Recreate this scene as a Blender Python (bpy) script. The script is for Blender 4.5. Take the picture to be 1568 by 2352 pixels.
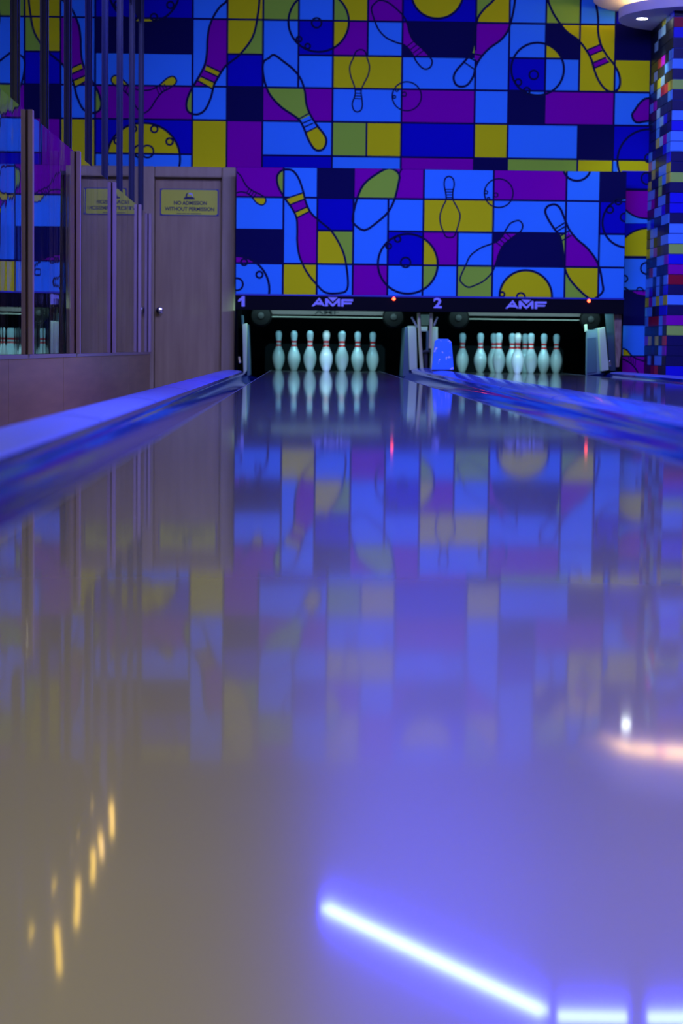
import bpy, math, random
from mathutils import Vector
random.seed(7)
for o in list(bpy.data.objects): bpy.data.objects.remove(o)
scene = bpy.context.scene
COL = scene.collection

# ------------------------------------------------------------------ camera
F, YAW, PITCH, ROLL, CH = 4693.26, 0.0180239, 0.0794814, 0.0112908, 0.20933   # focal length in pixels of a 1568x2352 frame
XC, DP, LS = 0.18666, 19.1267, 1.78834        # lane 1 centre, head pin distance, lane spacing
fw = Vector((math.sin(YAW)*math.cos(PITCH), math.cos(YAW)*math.cos(PITCH), -math.sin(PITCH)))
rt0 = Vector((math.cos(YAW), -math.sin(YAW), 0)); up0 = rt0.cross(fw)
rt = math.cos(ROLL)*rt0 + math.sin(ROLL)*up0; up = -math.sin(ROLL)*rt0 + math.cos(ROLL)*up0
EYE = Vector((0, 0, CH))
cam = bpy.data.objects.new('camera', bpy.data.cameras.new('camera')); COL.objects.link(cam)
from mathutils import Matrix
cam.matrix_world = Matrix(((rt.x, up.x, -fw.x, 0), (rt.y, up.y, -fw.y, 0), (rt.z, up.z, -fw.z, CH), (0, 0, 0, 1)))
cam.data.sensor_fit = 'VERTICAL'; cam.data.sensor_height = 36; cam.data.sensor_width = 24
cam.data.lens = F/2352*36
cam.data.clip_start = 0.02; cam.data.clip_end = 100
cam.data.dof.use_dof = True; cam.data.dof.focus_distance = 12.0; cam.data.dof.aperture_fstop = 2.8
scene.camera = cam

def ray(px, py): return fw + rt*((px-784)/F) - up*((py-1176)/F)
def at(px, py, Y):                 # point of the plane y = Y seen at a pixel
    d = ray(px, py); return EYE + d*(Y/d.y)
def atx(px, py, X):
    d = ray(px, py); return EYE + d*(X/d.x)

# ------------------------------------------------------------------ world, lights, exposure
w = bpy.data.worlds.new('world'); scene.world = w; w.use_nodes = True
w.node_tree.nodes['Background'].inputs[0].default_value = (.25, .28, .6, 1)
w.node_tree.nodes['Background'].inputs[1].default_value = .004
scene.view_settings.view_transform = 'Standard'; scene.view_settings.look = 'None'
scene.view_settings.exposure = 0; scene.view_settings.gamma = 1
scene.view_settings.use_curve_mapping = False

def area(name, loc, aim, sx, sy, energy, color, spread=180):
    l = bpy.data.lights.new(name, 'AREA'); l.shape = 'RECTANGLE'; l.size = sx; l.size_y = sy
    l.energy = energy; l.color = color; l.spread = math.radians(spread)
    o = bpy.data.objects.new(name, l); COL.objects.link(o); o.location = loc
    o.rotation_euler = (Vector(aim)-Vector(loc)).to_track_quat('-Z', 'Y').to_euler()
    return o
area('blue_wall_flood', (1.0, 14.0, 3.5), (1.0, 18.4, .3), 4.6, .2, 115, (.21, .22, .80), 110)
area('blue_ledge_fill', (.4, 6.6, 3.4), (.4, 6.6, 0), 3.4, 3.0, 105, (.20, .25, 1.0), 95)  # unseen fill from above, added to brighten the plastic ledges
area('hall_side_light', (4.0, 11.5, 2.6), (-1.4, 13.5, .2), 6.0, 1.6, 42, (.90, .66, .92), 95)
area('warm_room_light', (-1.0, -1.6, 3.2), (-.4, 1.8, 0), 2.0, 1.0, 92, (1.0, .94, .72), 85)
for xc in (XC, XC+LS):
    area('pin_light', (xc, 18.425, .58), (xc, 19.3, .15), 1.36, .03, 8.5, (.42, .84, .95), 165)
    area('rear_pin_fill', (xc, 19.16, .73), (xc, 19.75, .2), 1.1, .03, 2.8, (.26, .78, 1.0), 130)  # unseen second lamp, added to brighten the rear rows of pins
def spot(name, loc, aim, energy, color, deg, blend=.6, r=.02):
    l = bpy.data.lights.new(name, 'SPOT'); l.energy = energy; l.color = color
    l.spot_size = math.radians(deg); l.spot_blend = blend; l.shadow_soft_size = r
    o = bpy.data.objects.new(name, l); COL.objects.link(o); o.location = loc
    o.rotation_euler = (Vector(aim)-Vector(loc)).to_track_quat('-Z', 'Y').to_euler()

# ------------------------------------------------------------------ materials
MATS = {}
def mat(name, color, rough=.5, metal=0, coat=0, coat_rough=.05, emit=None, strength=0, spec=.5):
    if name in MATS: return MATS[name]
    m = bpy.data.materials.new(name); m.use_nodes = True; MATS[name] = m
    b = m.node_tree.nodes['Principled BSDF']
    b.inputs['Base Color'].default_value = (*color, 1); b.inputs['Roughness'].default_value = rough
    b.inputs['Metallic'].default_value = metal; b.inputs['Coat Weight'].default_value = coat
    b.inputs['Coat Roughness'].default_value = coat_rough
    b.inputs['Specular IOR Level'].default_value = spec
    if emit: b.inputs['Emission Color'].default_value = (*emit, 1); b.inputs['Emission Strength'].default_value = strength
    return m
def nodes(m): return m.node_tree.nodes, m.node_tree.links, m.node_tree.nodes['Principled BSDF']
def add_noise(m, scale, sc3, c1, c2, bump=0, detail=4, dist=.01, coat_bump=False, rng=(.3, .7)):
    N, L, b = nodes(m)
    tc = N.new('ShaderNodeTexCoord'); mp = N.new('ShaderNodeMapping'); mp.inputs['Scale'].default_value = sc3
    no = N.new('ShaderNodeTexNoise'); no.inputs['Scale'].default_value = scale; no.inputs['Detail'].default_value = detail
    L.new(tc.outputs['Object'], mp.inputs[0]); L.new(mp.outputs[0], no.inputs[0])
    if c1:
        r = N.new('ShaderNodeValToRGB'); r.color_ramp.elements[0].color = (*c1, 1); r.color_ramp.elements[1].color = (*c2, 1)
        r.color_ramp.elements[0].position = rng[0]; r.color_ramp.elements[1].position = rng[1]
        L.new(no.outputs[0], r.inputs[0]); L.new(r.outputs[0], b.inputs['Base Color'])
    if bump:
        bp = N.new('ShaderNodeBump'); bp.inputs['Strength'].default_value = bump; bp.inputs['Distance'].default_value = dist
        L.new(no.outputs[0], bp.inputs['Height'])
        if coat_bump: L.new(bp.outputs[0], b.inputs['Coat Normal'])
        L.new(bp.outputs[0], b.inputs['Normal'])
    return m

P = dict(
    lb=mat('mural_light_blue', (.05, .33, .83), .8, spec=.04), bl=mat('mural_blue', (.004, .004, .42), .8, spec=.04),
    nv=mat('mural_navy', (.006, .006, .062), .8, spec=.04), ye=mat('mural_yellow', (.86, .84, .006), .8, spec=.04),
    gr=mat('mural_green', (.38, .70, .04), .8, spec=.04), mg=mat('mural_magenta', (.31, .0, .32), .8, spec=.04),
    ln=mat('mural_line', (.008, .010, .05), .8, spec=.04))
wood = add_noise(mat('door_wood', (.4, .3, .18), .45, spec=.35), 3.0, (5, 5, .5), (.34, .25, .105), (.44, .34, .15), .03)
frame_wood = add_noise(mat('frame_wood', (.45, .36, .22), .45, spec=.35), 4.0, (4, 4, .6), (.40, .31, .145), (.47, .38, .185))
post_wood = add_noise(mat('post_wood', (.5, .36, .24), .4), 5, (6, 6, .5), (.40, .30, .27), (.50, .39, .34))
channel_wood = add_noise(mat('channel_wood', (.12, .06, .04), .6), 6, (6, 6, .5), (.05, .025, .02), (.16, .09, .06))
wains = add_noise(mat('wainscot_wood', (.3, .2, .14), .4), 3, (1, .5, 7), (.45, .32, .14), (.56, .40, .18), .02)
black = mat('black_paint', (.002, .002, .0025), .9, spec=.05)
dark = mat('dark_metal', (.012, .015, .016), .45)
mull = mat('mullion_paint', (.010, .018, .07), .4, spec=.4)
chrome = mat('chrome', (.8, .8, .82), .15, 1)
white_paint = mat('grey_green_paint', (.50, .60, .34), .5, spec=.2)
letter = mat('letter_lavender', (.45, .47, .85), .7, spec=.1)
fascia = mat('fascia_navy', (.006, .006, .009), .8, spec=.08)
plaster = mat('white_plaster', (.75, .75, .75), .6)
ceilm = mat('ceiling_paint', (.10, .10, .10), .7)

# lane: pale lacquered boards
lane_m = mat('lane_lacquer', (.17, .155, .128), .28, coat=1, coat_rough=.045, spec=.5)
N, L, b = nodes(lane_m)
tc = N.new('ShaderNodeTexCoord'); sx = N.new('ShaderNodeSeparateXYZ'); L.new(tc.outputs['Object'], sx.inputs[0])
m1 = N.new('ShaderNodeMath'); m1.operation = 'COMPARE'; m1.inputs[1].default_value = 10.9; m1.inputs[2].default_value = .012
L.new(sx.outputs['Y'], m1.inputs[0])
mx = N.new('ShaderNodeMix'); mx.data_type = 'RGBA'; mx.inputs['A'].default_value = (.17, .155, .128, 1); mx.inputs['B'].default_value = (.03, .03, .03, 1)
L.new(m1.outputs[0], mx.inputs['Factor']); L.new(mx.outputs['Result'], b.inputs['Base Color'])
mp = N.new('ShaderNodeMapping'); mp.inputs['Scale'].default_value = (.8, 4.0, 1)
no = N.new('ShaderNodeTexNoise'); no.inputs['Scale'].default_value = 1.3; no.inputs['Detail'].default_value = 1
bp = N.new('ShaderNodeBump'); bp.inputs['Strength'].default_value = .35; bp.inputs['Distance'].default_value = .0006
L.new(tc.outputs['Object'], mp.inputs[0]); L.new(mp.outputs[0], no.inputs[0])
mr = N.new('ShaderNodeMapRange'); mr.inputs['From Min'].default_value = 6.0; mr.inputs['From Max'].default_value = 12.0; L.new(sx.outputs['Y'], mr.inputs['Value'])
mu = N.new('ShaderNodeMath'); mu.operation = 'MULTIPLY'; L.new(no.outputs[0], mu.inputs[0]); L.new(mr.outputs[0], mu.inputs[1]); L.new(mu.outputs[0], bp.inputs['Height'])
L.new(bp.outputs[0], b.inputs['Coat Normal'])

b2 = N.new('ShaderNodeBsdfPrincipled'); b2.inputs['Roughness'].default_value = .27
L.new(mx.outputs['Result'], b2.inputs['Base Color']); b.inputs['Coat IOR'].default_value = 1.8; b2.inputs['IOR'].default_value = 1.6; ms = N.new('ShaderNodeMixShader'); ms.inputs[0].default_value = .17
L.new(b.outputs[0], ms.inputs[1]); L.new(b2.outputs[0], ms.inputs[2])
L.new(ms.outputs[0], [n for n in N if n.type == 'OUTPUT_MATERIAL'][0].inputs[0])

gutter_m = add_noise(mat('gutter_plastic', (.012, .02, .30), .12, coat=.4, coat_rough=.05), 5, (5, 1.2, 5), None, None, .25, 3, .004)
cap_m = add_noise(mat('cap_plastic', (.24, .29, .88), .35, spec=.3, coat=.2, coat_rough=.08), 7, (1.5, 1, 1), None, None, .07, 2, .004)

# glass: thin pane, clear
def glass_mat(name, tint, bump, sc):
    m = bpy.data.materials.new(name); m.use_nodes = True
    N = m.node_tree.nodes; L = m.node_tree.links; b = N['Principled BSDF']
    b.inputs['Base Color'].default_value = (*tint, 1); b.inputs['Transmission Weight'].default_value = 1
    b.inputs['Roughness'].default_value = 0.0; b.inputs['IOR'].default_value = 1.5
    if bump:
        tc = N.new('ShaderNodeTexCoord'); mp = N.new('ShaderNodeMapping'); mp.inputs['Scale'].default_value = sc
        no = N.new('ShaderNodeTexNoise'); no.inputs['Scale'].default_value = 1; no.inputs['Detail'].default_value = 2
        bp = N.new('ShaderNodeBump'); bp.inputs['Strength'].default_value = bump; bp.inputs['Distance'].default_value = .002
        L.new(tc.outputs['Object'], mp.inputs[0]); L.new(mp.outputs[0], no.inputs[0]); L.new(no.outputs[0], bp.inputs['Height'])
        L.new(bp.outputs[0], b.inputs['Normal'])
    return m
glass_low = glass_mat('rippled_glass', (.9, .9, .95), .35, (3, 3.0, .35))
glass_up = glass_mat('window_glass', (.75, .85, .9), .06, (1, 1.0, .4))

# ------------------------------------------------------------------ mesh helpers
class MB:
    def __init__(s): s.v = []; s.f = []; s.mi = []; s.mats = []
    def m(s, material):
        if material not in s.mats: s.mats.append(material)
        return s.mats.index(material)
    def face(s, pts, material):
        n = len(s.v); s.v += [tuple(p) for p in pts]; s.f.append(tuple(range(n, n+len(pts)))); s.mi.append(s.m(material))
    def box(s, x0, x1, y0, y1, z0, z1, material):
        n = len(s.v); k = s.m(material)
        s.v += [(x, y, z) for z in (z0, z1) for y in (y0, y1) for x in (x0, x1)]
        for q in ((0, 2, 3, 1), (4, 5, 7, 6), (0, 1, 5, 4), (2, 6, 7, 3), (0, 4, 6, 2), (1, 3, 7, 5)):
            s.f.append(tuple(n+i for i in q)); s.mi.append(k)
    def prism_y(s, pts, y0, y1, material):       # outline in x,z extruded along y
        n = len(s.v); k = len(pts); mi = s.m(material)
        s.v += [(x, y0, z) for x, z in pts] + [(x, y1, z) for x, z in pts]
        s.f.append(tuple(range(n, n+k))); s.f.append(tuple(range(n+2*k-1, n+k-1, -1))); s.mi += [mi, mi]
        for i in range(k):
            j = (i+1) % k; s.f.append((n+j, n+i, n+k+i, n+k+j)); s.mi.append(mi)
    def sheet_y(s, pts, y0, y1, material, seg=1):
        mi = s.m(material); n = len(s.v); k = len(pts)
        for a in range(seg+1):
            y = y0+(y1-y0)*a/seg; s.v += [(x, y, z) for x, z in pts]
        for a in range(seg):
            for i in range(k-1):
                p = n+a*k+i; s.f.append((p, p+1, p+k+1, p+k)); s.mi.append(mi)
    def lathe(s, prof, c, axis='z', seg=32, mats=None, material=None):
        n = len(s.v); k = len(prof)
        for r, h in prof:
            for i in range(seg):
                a = 2*math.pi*i/seg; x, y = r*math.cos(a), r*math.sin(a)
                p = (x, y, h) if axis == 'z' else ((x, -h, y) if axis == 'y' else (h, x, y))
                s.v.append((c[0]+p[0], c[1]+p[1], c[2]+p[2]))
        for a in range(k-1):
            mm = s.m(mats[a] if mats else material)
            for i in range(seg):
                j = (i+1) % seg
                s.f.append((n+a*seg+i, n+a*seg+j, n+(a+1)*seg+j, n+(a+1)*seg+i)); s.mi.append(mm)
        s.f.append(tuple(n+i for i in range(seg))[::-1]); s.mi.append(s.m(mats[0] if mats else material))
        s.f.append(tuple(n+(k-1)*seg+i for i in range(seg))); s.mi.append(s.m(mats[-1] if mats else material))
    def tube(s, a, b, r, material, seg=12, r2=None):
        a, b = Vector(a), Vector(b); d = (b-a).normalized(); q = d.to_track_quat('Z', 'Y')
        r2 = r if r2 is None else r2; n = len(s.v); mi = s.m(material)
        for c, rr in ((a, r), (b, r2)):
            for i in range(seg):
                t = 2*math.pi*i/seg; s.v.append(tuple(c + q @ Vector((rr*math.cos(t), rr*math.sin(t), 0))))
        for i in range(seg):
            j = (i+1) % seg; s.f.append((n+i, n+j, n+seg+j, n+seg+i)); s.mi.append(mi)
        s.f.append(tuple(n+i for i in range(seg))[::-1]); s.f.append(tuple(n+seg+i for i in range(seg))); s.mi += [mi, mi]
    def build(s, name, parent=None, smooth=False, bevel=0, loc=None):
        me = bpy.data.meshes.new(name); me.from_pydata(s.v, [], s.f)
        for m in s.mats: me.materials.append(m)
        me.polygons.foreach_set('material_index', s.mi)
        if smooth: me.polygons.foreach_set('use_smooth', [True]*len(s.f))
        me.update()
        o = bpy.data.objects.new(name, me); COL.objects.link(o)
        if parent: o.parent = parent
        if loc: o.location = loc
        if bevel:
            md = o.modifiers.new('bevel', 'BEVEL'); md.width = bevel; md.segments = 2; md.limit_method = 'ANGLE'
        if smooth:
            md = o.modifiers.new('es', 'EDGE_SPLIT'); md.split_angle = math.radians(40)
        return o
def tag(o, label=None, cat=None, group=None, kind=None):
    if label: o['label'] = label
    if cat: o['category'] = cat
    if group: o['group'] = group
    if kind: o['kind'] = kind
    return o
def empty(name, loc, label=None, cat=None, group=None, kind=None):
    o = bpy.data.objects.new(name, None); COL.objects.link(o); o.location = loc
    return tag(o, label, cat, group, kind)
def bx(name, parent, x0, x1, y0, y1, z0, z1, m, bevel=0, base=(0, 0, 0)):
    b = MB(); b.box(x0-base[0], x1-base[0], y0-base[1], y1-base[1], z0-base[2], z1-base[2], m); return b.build(name, parent, bevel=bevel)
def text_mesh(name, body, x0, x1, z0, z1, Y, m, parent, base, bold=0, thick=.004, mirror=False):
    cu = bpy.data.curves.new('t', 'FONT'); cu.body = body; cu.size = 1; cu.offset = bold; cu.extrude = 0
    ob = bpy.data.objects.new('t', cu); COL.objects.link(ob)
    dg = bpy.context.evaluated_depsgraph_get(); dg.update()
    me = bpy.data.meshes.new_from_object(ob.evaluated_get(dg)); bpy.data.objects.remove(ob)
    xs = [v.co.x for v in me.vertices]; ys = [v.co.y for v in me.vertices]
    a0, a1, b0, b1 = min(xs), max(xs), min(ys), max(ys)
    mb = MB()
    vs = [((v.co.x-a0)/(a1-a0)*(x1-x0)+x0-base[0], Y-base[1], (v.co.y-b0)/(b1-b0)*(z1-z0)+z0-base[2]) for v in me.vertices]
    for p in me.polygons:
        mb.face([vs[i] for i in p.vertices], m)
    # edges of each letter: outline walls
    cnt = {}
    for p in me.polygons:
        for e in p.edge_keys: cnt[e] = cnt.get(e, 0)+1
    for (i, j), c in cnt.items():
        if c == 1:
            a, b = vs[i], vs[j]
            mb.face([a, b, (b[0], b[1]+thick, b[2]), (a[0], a[1]+thick, a[2])], m)
    bpy.data.meshes.remove(me)
    return mb.build(name, parent)

# ------------------------------------------------------------------ mural drawing (printed pattern of a flat panel)
def smooth(pts, closed, n=5):
    out = []; k = len(pts); rng = range(k if closed else k-1)
    for i in rng:
        g = lambda j: pts[j % k] if closed else pts[max(0, min(k-1, j))]
        p0, p1, p2, p3 = g(i-1), g(i), g(i+1), g(i+2)
        for s in range(n):
            t = s/n
            out.append(tuple(.5*((2*p1[c]) + (-p0[c]+p2[c])*t + (2*p0[c]-5*p1[c]+4*p2[c]-p3[c])*t*t + (-p0[c]+3*p1[c]-3*p2[c]+p3[c])*t**3) for c in (0, 1)))
    if not closed: out.append(pts[-1])
    return out
def clip(poly, r):
    x0, x1, z0, z1 = r
    for ax, lim, sgn in ((0, x0, 1), (0, x1, -1), (1, z0, 1), (1, z1, -1)):
        out = []
        for i in range(len(poly)):
            a, b = poly[i-1], poly[i]; ia = (a[ax]-lim)*sgn >= 0; ib = (b[ax]-lim)*sgn >= 0
            if ia != ib:
                t = (lim-a[ax])/(b[ax]-a[ax]); out.append((a[0]+(b[0]-a[0])*t, a[1]+(b[1]-a[1])*t))
            if ib: out.append(b)
        poly = out
        if len(poly) < 3: return []
    return poly
class Mural:
    def __init__(s, Y, bounds, base=(0, 0, 0)):
        s.Y = Y; s.b = bounds; s.mb = MB(); s.base = base; s.layer = 0
    def P(s, poly, off, m):
        poly = clip(poly, s.b)
        if len(poly) > 2: s.mb.face([(x-s.base[0], s.Y-off-s.base[1], z-s.base[2]) for x, z in poly], m)
    def rect(s, x0, x1, z0, z1, m, off=.0008): s.P([(x0, z0), (x1, z0), (x1, z1), (x0, z1)], off, m)
    def line(s, pts, wid, closed=False):
        k = len(pts)
        for i in range(k if closed else k-1):
            a = Vector(pts[i]); b = Vector(pts[(i+1) % k]); d = b-a
            if d.length < 1e-6: continue
            d.normalize(); n = Vector((-d.y, d.x))*wid/2; e = d*wid*.22
            s.P([a-n-e, a+n-e, b+n+e, b-n+e], .0024+.00002*(i % 3), P['ln'])
    def px(s, pts, o):
        return [(q.x, q.z) for q in (at(o[0]+x/o[2], o[1]+y/o[2], s.Y) for x, y in pts)]
    def shape(s, pts, o, wid=.020, closed=True, fills=(), n=5, outline=True):
        q = s.px(pts, o); sm = smooth(q, closed, n)
        for c0, c1, r0, r1, col in fills:
            s.P2(sm, s.cell(c0, c1, r0, r1), col)
        if outline: s.line(sm, wid, closed)
    def P2(s, poly, r, col):
        poly = clip(poly, r)
        if len(poly) > 2: s.P(poly, .0016, P[col])
    def circle(s, cx, cy, r, o, wid=.020, fills=(), holes=()):
        pts = [(cx+r*math.cos(t*math.pi/24), cy+r*math.sin(t*math.pi/24)) for t in range(48)]
        s.shape(pts, o, wid, True, fills, 1)
        for h in holes:
            s.shape([(h[0]+h[2]*math.cos(t*math.pi/10), h[1]+h[2]*math.sin(t*math.pi/10)) for t in range(20)], o, wid*.85, True, (), 1)
    def bars(s, segs, o, wid=.012):
        for a in segs: s.line(s.px([(a[0], a[1]), (a[2], a[3])], o), wid)
    def cell(s, c0, c1, r0, r1, g=.0088):
        return (s.X[c0]+g, s.X[c1]-g, s.Z[r1]+g, s.Z[r0]-g)
    def cells(s, txt):
        for t in txt.split():
            c, r, col = t.split(':'); c0, c1 = [int(q) for q in c.split(',')]; r0, r1 = [int(q) for q in r.split(',')]
            x0, x1, z0, z1 = s.cell(c0, c1, r0, r1); s.rect(x0, x1, z0, z1, P[col])

DM, DW = 18.35, 18.65            # pin deck mask and back wall
ZC = 3.6                         # ceiling
XL = -1.409                      # face of the left wall
LCZ0 = .03
MX0, MX1 = at(541, 600, DM).x, at(1434, 600, DM).x
MZT, MZM, MZB = at(1000, 389, DM).z, at(1000, 680.5, DM).z, at(1000, 716.5, DM).z
BX1 = at(1487, 500, DW).x        # column back edge

# ================================================================== structure
b = MB(); b.box(-3.2, 4.3, -3, 21.2, -.42, -.34, mat('walkway_floor', (.05, .05, .07), .5)); tag(b.build('floor'), kind='structure')
b = MB(); b.box(-3.2, 4.3, -3, 18.8, ZC, ZC+.1, ceilm); tag(b.build('ceiling'), kind='structure')
b = MB(); b.box(4.2, 4.3, -3, 18.8, -.34, ZC, mat('side_wall_navy', (.02, .02, .09), .6)); tag(b.build('wall_right'), kind='structure')

# back wall with the upper mural (columns and rows of colour blocks, outlined pins and balls)
def xw0(px): return at(px, 600 if px < 400 else 500, DW).x
wl = Mural(DW, (XL-.1, 4.2, 1.785, ZC))
mb = wl.mb
for x0, x1, z0, z1 in ((-3.2, 4.2, 1.76, ZC), (-3.2, xw0(355)-.015, -.34, 1.75), (xw0(509.5)+.015, MX0+.01, -.34, 1.75), (MX1-.01, 4.2, -.34, 1.75)):
    mb.box(x0, x1, DW, DW+.12, z0, z1, P['nv'])
cols = [275, 361, 441.8, 521.2, 603, 684.5, 763.7, 842.8, 922.5, 1008, 1090.5, 1167.3, 1251, 1329, 1410.5, 1493, 1574, 1655]
wl.X = [at(c, 200, DW).x for c in cols]
rows = [-110, -31, 48, 127.8, 203, 280, 359, 389]
wl.Z = [at(784, r, DW).z for r in rows]; wl.Z[0] = ZC; wl.Z[-1] = 1.70

wl.cells('''0,2:0,1:ye 2,3:0,1:lb 3,4:0,1:ye 4,5:0,1:mg 5,6:0,1:lb 6,7:0,1:ye 7,8:0,1:mg 8,10:0,1:lb 10,11:0,1:gr 11,12:0,1:lb 12,13:0,1:nv 13,14:0,1:ye 14,16:0,1:mg 16,17:0,2:lb
 0,2:1,2:bl 2,3:1,2:lb 3,4:1,2:ye 4,5:1,2:gr 5,6:1,2:lb 6,7:1,2:ye 7,8:1,2:mg 8,10:1,2:bl 10,11:1,2:gr 11,12:1,2:lb 12,13:1,2:gr 13,14:1,2:lb 14,15:1,2:bl
 0,2:2,3:nv 2,3:2,4:lb 3,4:2,3:gr 4,5:2,4:lb 5,6:2,3:bl 6,7:2,3:mg 7,8:2,3:lb 8,10:2,3:nv 10,11:2,4:lb 11,12:2,3:lb 12,13:2,3:nv 13,14:2,4:ye 14,15:2,3:nv 15,17:2,3:lb
 0,2:3,4:lb 3,4:3,4:bl 5,6:3,4:lb 6,8:3,4:ye 8,10:3,4:lb 11,12:3,4:bl 12,13:3,4:lb 14,15:3,4:ye 15,17:3,4:mg
 0,2:4,5:mg 2,3:4,5:lb 3,4:4,5:nv 4,6:4,5:mg 6,8:4,5:lb 8,10:4,5:mg 10,11:4,5:lb 11,12:4,5:nv 12,14:4,5:mg 14,15:4,5:lb 15,17:4,5:bl
 0,2:5,6:bl 2,3:5,7:ye 3,4:5,7:mg 4,6:5,6:lb 6,7:5,6:gr 7,8:5,6:ye 8,10:5,6:bl 10,11:5,6:ye 11,13:5,6:lb 13,14:5,6:nv 14,16:5,6:bl 16,17:5,6:ye
 0,2:6,7:lb 4,6:6,7:bl 6,8:6,7:lb 8,10:6,7:mg 10,11:6,7:nv 11,13:6,7:gr 13,14:6,7:ye 14,17:6,7:ye''')
A = (0, 0, 2.851); B = (500, 0, 2.851); C = (1000, 0, 2.76)
# large pin, left of centre
L1 = [(1487, 0), (1440, 45), (1400, 105), (1370, 180), (1358, 260), (1355, 340), (1345, 410), (1320, 470), (1280, 540), (1240, 610), (1220, 680), (1230, 728), (1265, 748), (1305, 746), (1345, 715), (1380, 640), (1400, 560), (1426, 510), (1470, 440), (1520, 398), (1575, 352), (1655, 240), (1687, 100), (1698, -20), (1690, -180), (1600, -230), (1540, -130)]
wl.shape(L1, A, fills=((2, 3, 2, 4, 'mg'), (3, 4, 2, 3, 'ye'), (2, 3, 4, 5, 'lb'), (3, 4, 3, 4, 'bl'), (0, 2, 4, 5, 'gr')))
for q, c in (([(1352, 428), (1438, 470), (1425, 503), (1340, 462)], 'ye'), ([(1340, 462), (1425, 503), (1408, 543), (1318, 500)], 'mg'), ([(1318, 500), (1408, 543), (1395, 585), (1295, 530)], 'ye')):
    wl.P(wl.px(q, A), .0018, P[c])
wl.bars([(1352, 428, 1440, 470), (1340, 462, 1425, 503), (1318, 502, 1408, 543), (1296, 530, 1395, 585)], A, .015)
# small pin at the far left
wl.shape([(880, 585), (945, 592), (985, 588), (1030, 568), (1060, 543), (1095, 512), (1130, 500), (1152, 518), (1150, 545), (1110, 578), (1060, 606), (1020, 655), (985, 710), (945, 740), (880, 745), (800, 700), (780, 640), (810, 590)], A, .014, fills=((0, 2, 3, 4, 'ye'), (0, 2, 4, 5, 'mg')))
wl.bars([(1025, 575, 1040, 615), (1042, 565, 1058, 600), (1060, 557, 1075, 590), (1075, 550, 1092, 582)], A, .009)
wl.circle(945, 1040, 234, A, fills=((0, 2, 5, 6, 'ye'),), holes=((1010, 845, 22), (1110, 927, 22), (965, 992, 40), (850, 845, 18)))
wl.circle(960, -68, 217, A, fills=((0, 2, 2, 3, 'ye'), (0, 2, 1, 2, 'bl')), holes=((1115, 33, 22), (1008, 112, 22)))
wl.circle(660, 142, 198, B, fills=((4, 5, 1, 2, 'gr'), (6, 7, 1, 2, 'gr'), (6, 7, 2, 3, 'ye')), holes=((647, 150, 32), (532, 256, 17), (588, 303, 17)))
# pin upside down, centre left
wl.shape([(368, 360), (335, 380), (303, 402), (294, 450), (308, 540), (345, 625), (420, 705), (522, 775), (560, 832), (590, 908), (625, 968), (657, 986), (692, 974), (710, 932), (700, 888), (650, 822), (605, 750), (580, 682), (570, 600), (545, 522), (500, 460), (430, 403)], B, fills=((4, 6, 4, 5, 'gr'), (4, 6, 5, 6, 'ye')), n=4)
wl.P(wl.px([(530, 790), (608, 755), (648, 830), (577, 866)], B), .0018, P['lb'])
wl.bars([(527, 781, 592, 745), (553, 808, 610, 783), (560, 835, 622, 808), (576, 868, 648, 832)], B, .013)
wl.shape([(935, 325), (905, 338), (888, 378), (865, 430), (868, 490), (892, 560), (900, 605), (893, 640), (880, 680), (890, 720), (912, 733), (936, 722), (946, 690), (942, 640), (938, 595), (955, 550), (985, 490), (992, 430), (976, 375), (962, 336)], B, .013)
wl.bars([(897, 590, 940, 590), (898, 610, 940, 612), (896, 628, 942, 630), (893, 645, 944, 648)], B, .009)
wl.circle(1237, 631, 95, B, .013, fills=((6, 8, 3, 4, 'ye'),), holes=((1155, 635, 9), (1172, 590, 9), (1220, 617, 14)))
wl.shape([(1060, 2), (1028, 22), (1006, 55), (1018, 110), (1050, 190), (1100, 245), (1160, 275), (1225, 298), (1268, 345), (1300, 403), (1335, 443), (1365, 453), (1393, 437), (1403, 402), (1385, 370), (1340, 320), (1280, 265), (1255, 215), (1240, 155), (1213, 103), (1160, 50), (1110, 14)], B, .015, fills=((8, 10, 2, 3, 'mg'),))
wl.bars([(1240, 303, 1283, 270), (1262, 325, 1303, 292), (1280, 347, 1325, 312), (1300, 365, 1345, 332)], B, .010)
wl.circle(1437, -48, 170, B, fills=((8, 10, 1, 2, 'ye'),))
wl.shape([(372, -5), (310, 55), (268, 115), (252, 190), (240, 280), (225, 335), (180, 393), (130, 450), (114, 495), (130, 537), (165, 550), (205, 535), (240, 480), (255, 420), (290, 360), (345, 303), (415, 252), (460, 190), (487, 100), (503, 0), (500, -80), (430, -110)], C, fills=((10, 11, 1, 2, 'ye'), (10, 11, 2, 3, 'mg'), (8, 10, 2, 3, 'nv')))
wl.P(wl.px([(252, 318), (292, 350), (275, 395), (246, 372)], C), .0018, P['mg'])
wl.P(wl.px([(235, 280), (246, 285), (246, 345), (226, 335)], C), .0018, P['gr'])
wl.bars([(225, 338, 292, 352), (205, 362, 270, 395), (182, 395, 245, 440)], C, .013)
wl.circle(646, 438, 167, C, fills=((12, 13, 2, 3, 'ye'), (11, 12, 4, 5, 'lb')), holes=((622, 475, 28), (524, 522, 20), (578, 575, 20)))
wl.shape([(715, -20), (735, 62), (775, 130), (830, 200), (905, 256), (950, 312), (985, 372), (1005, 440), (1028, 500), (1060, 550), (1100, 580), (1145, 575), (1168, 535), (1162, 470), (1130, 408), (1090, 358), (1050, 290), (1030, 205), (1030, 120), (1018, 35), (990, -60), (900, -140), (780, -120)], C, fills=((12, 13, 2, 3, 'ye'), (14, 15, 3, 4, 'lb')))
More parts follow.
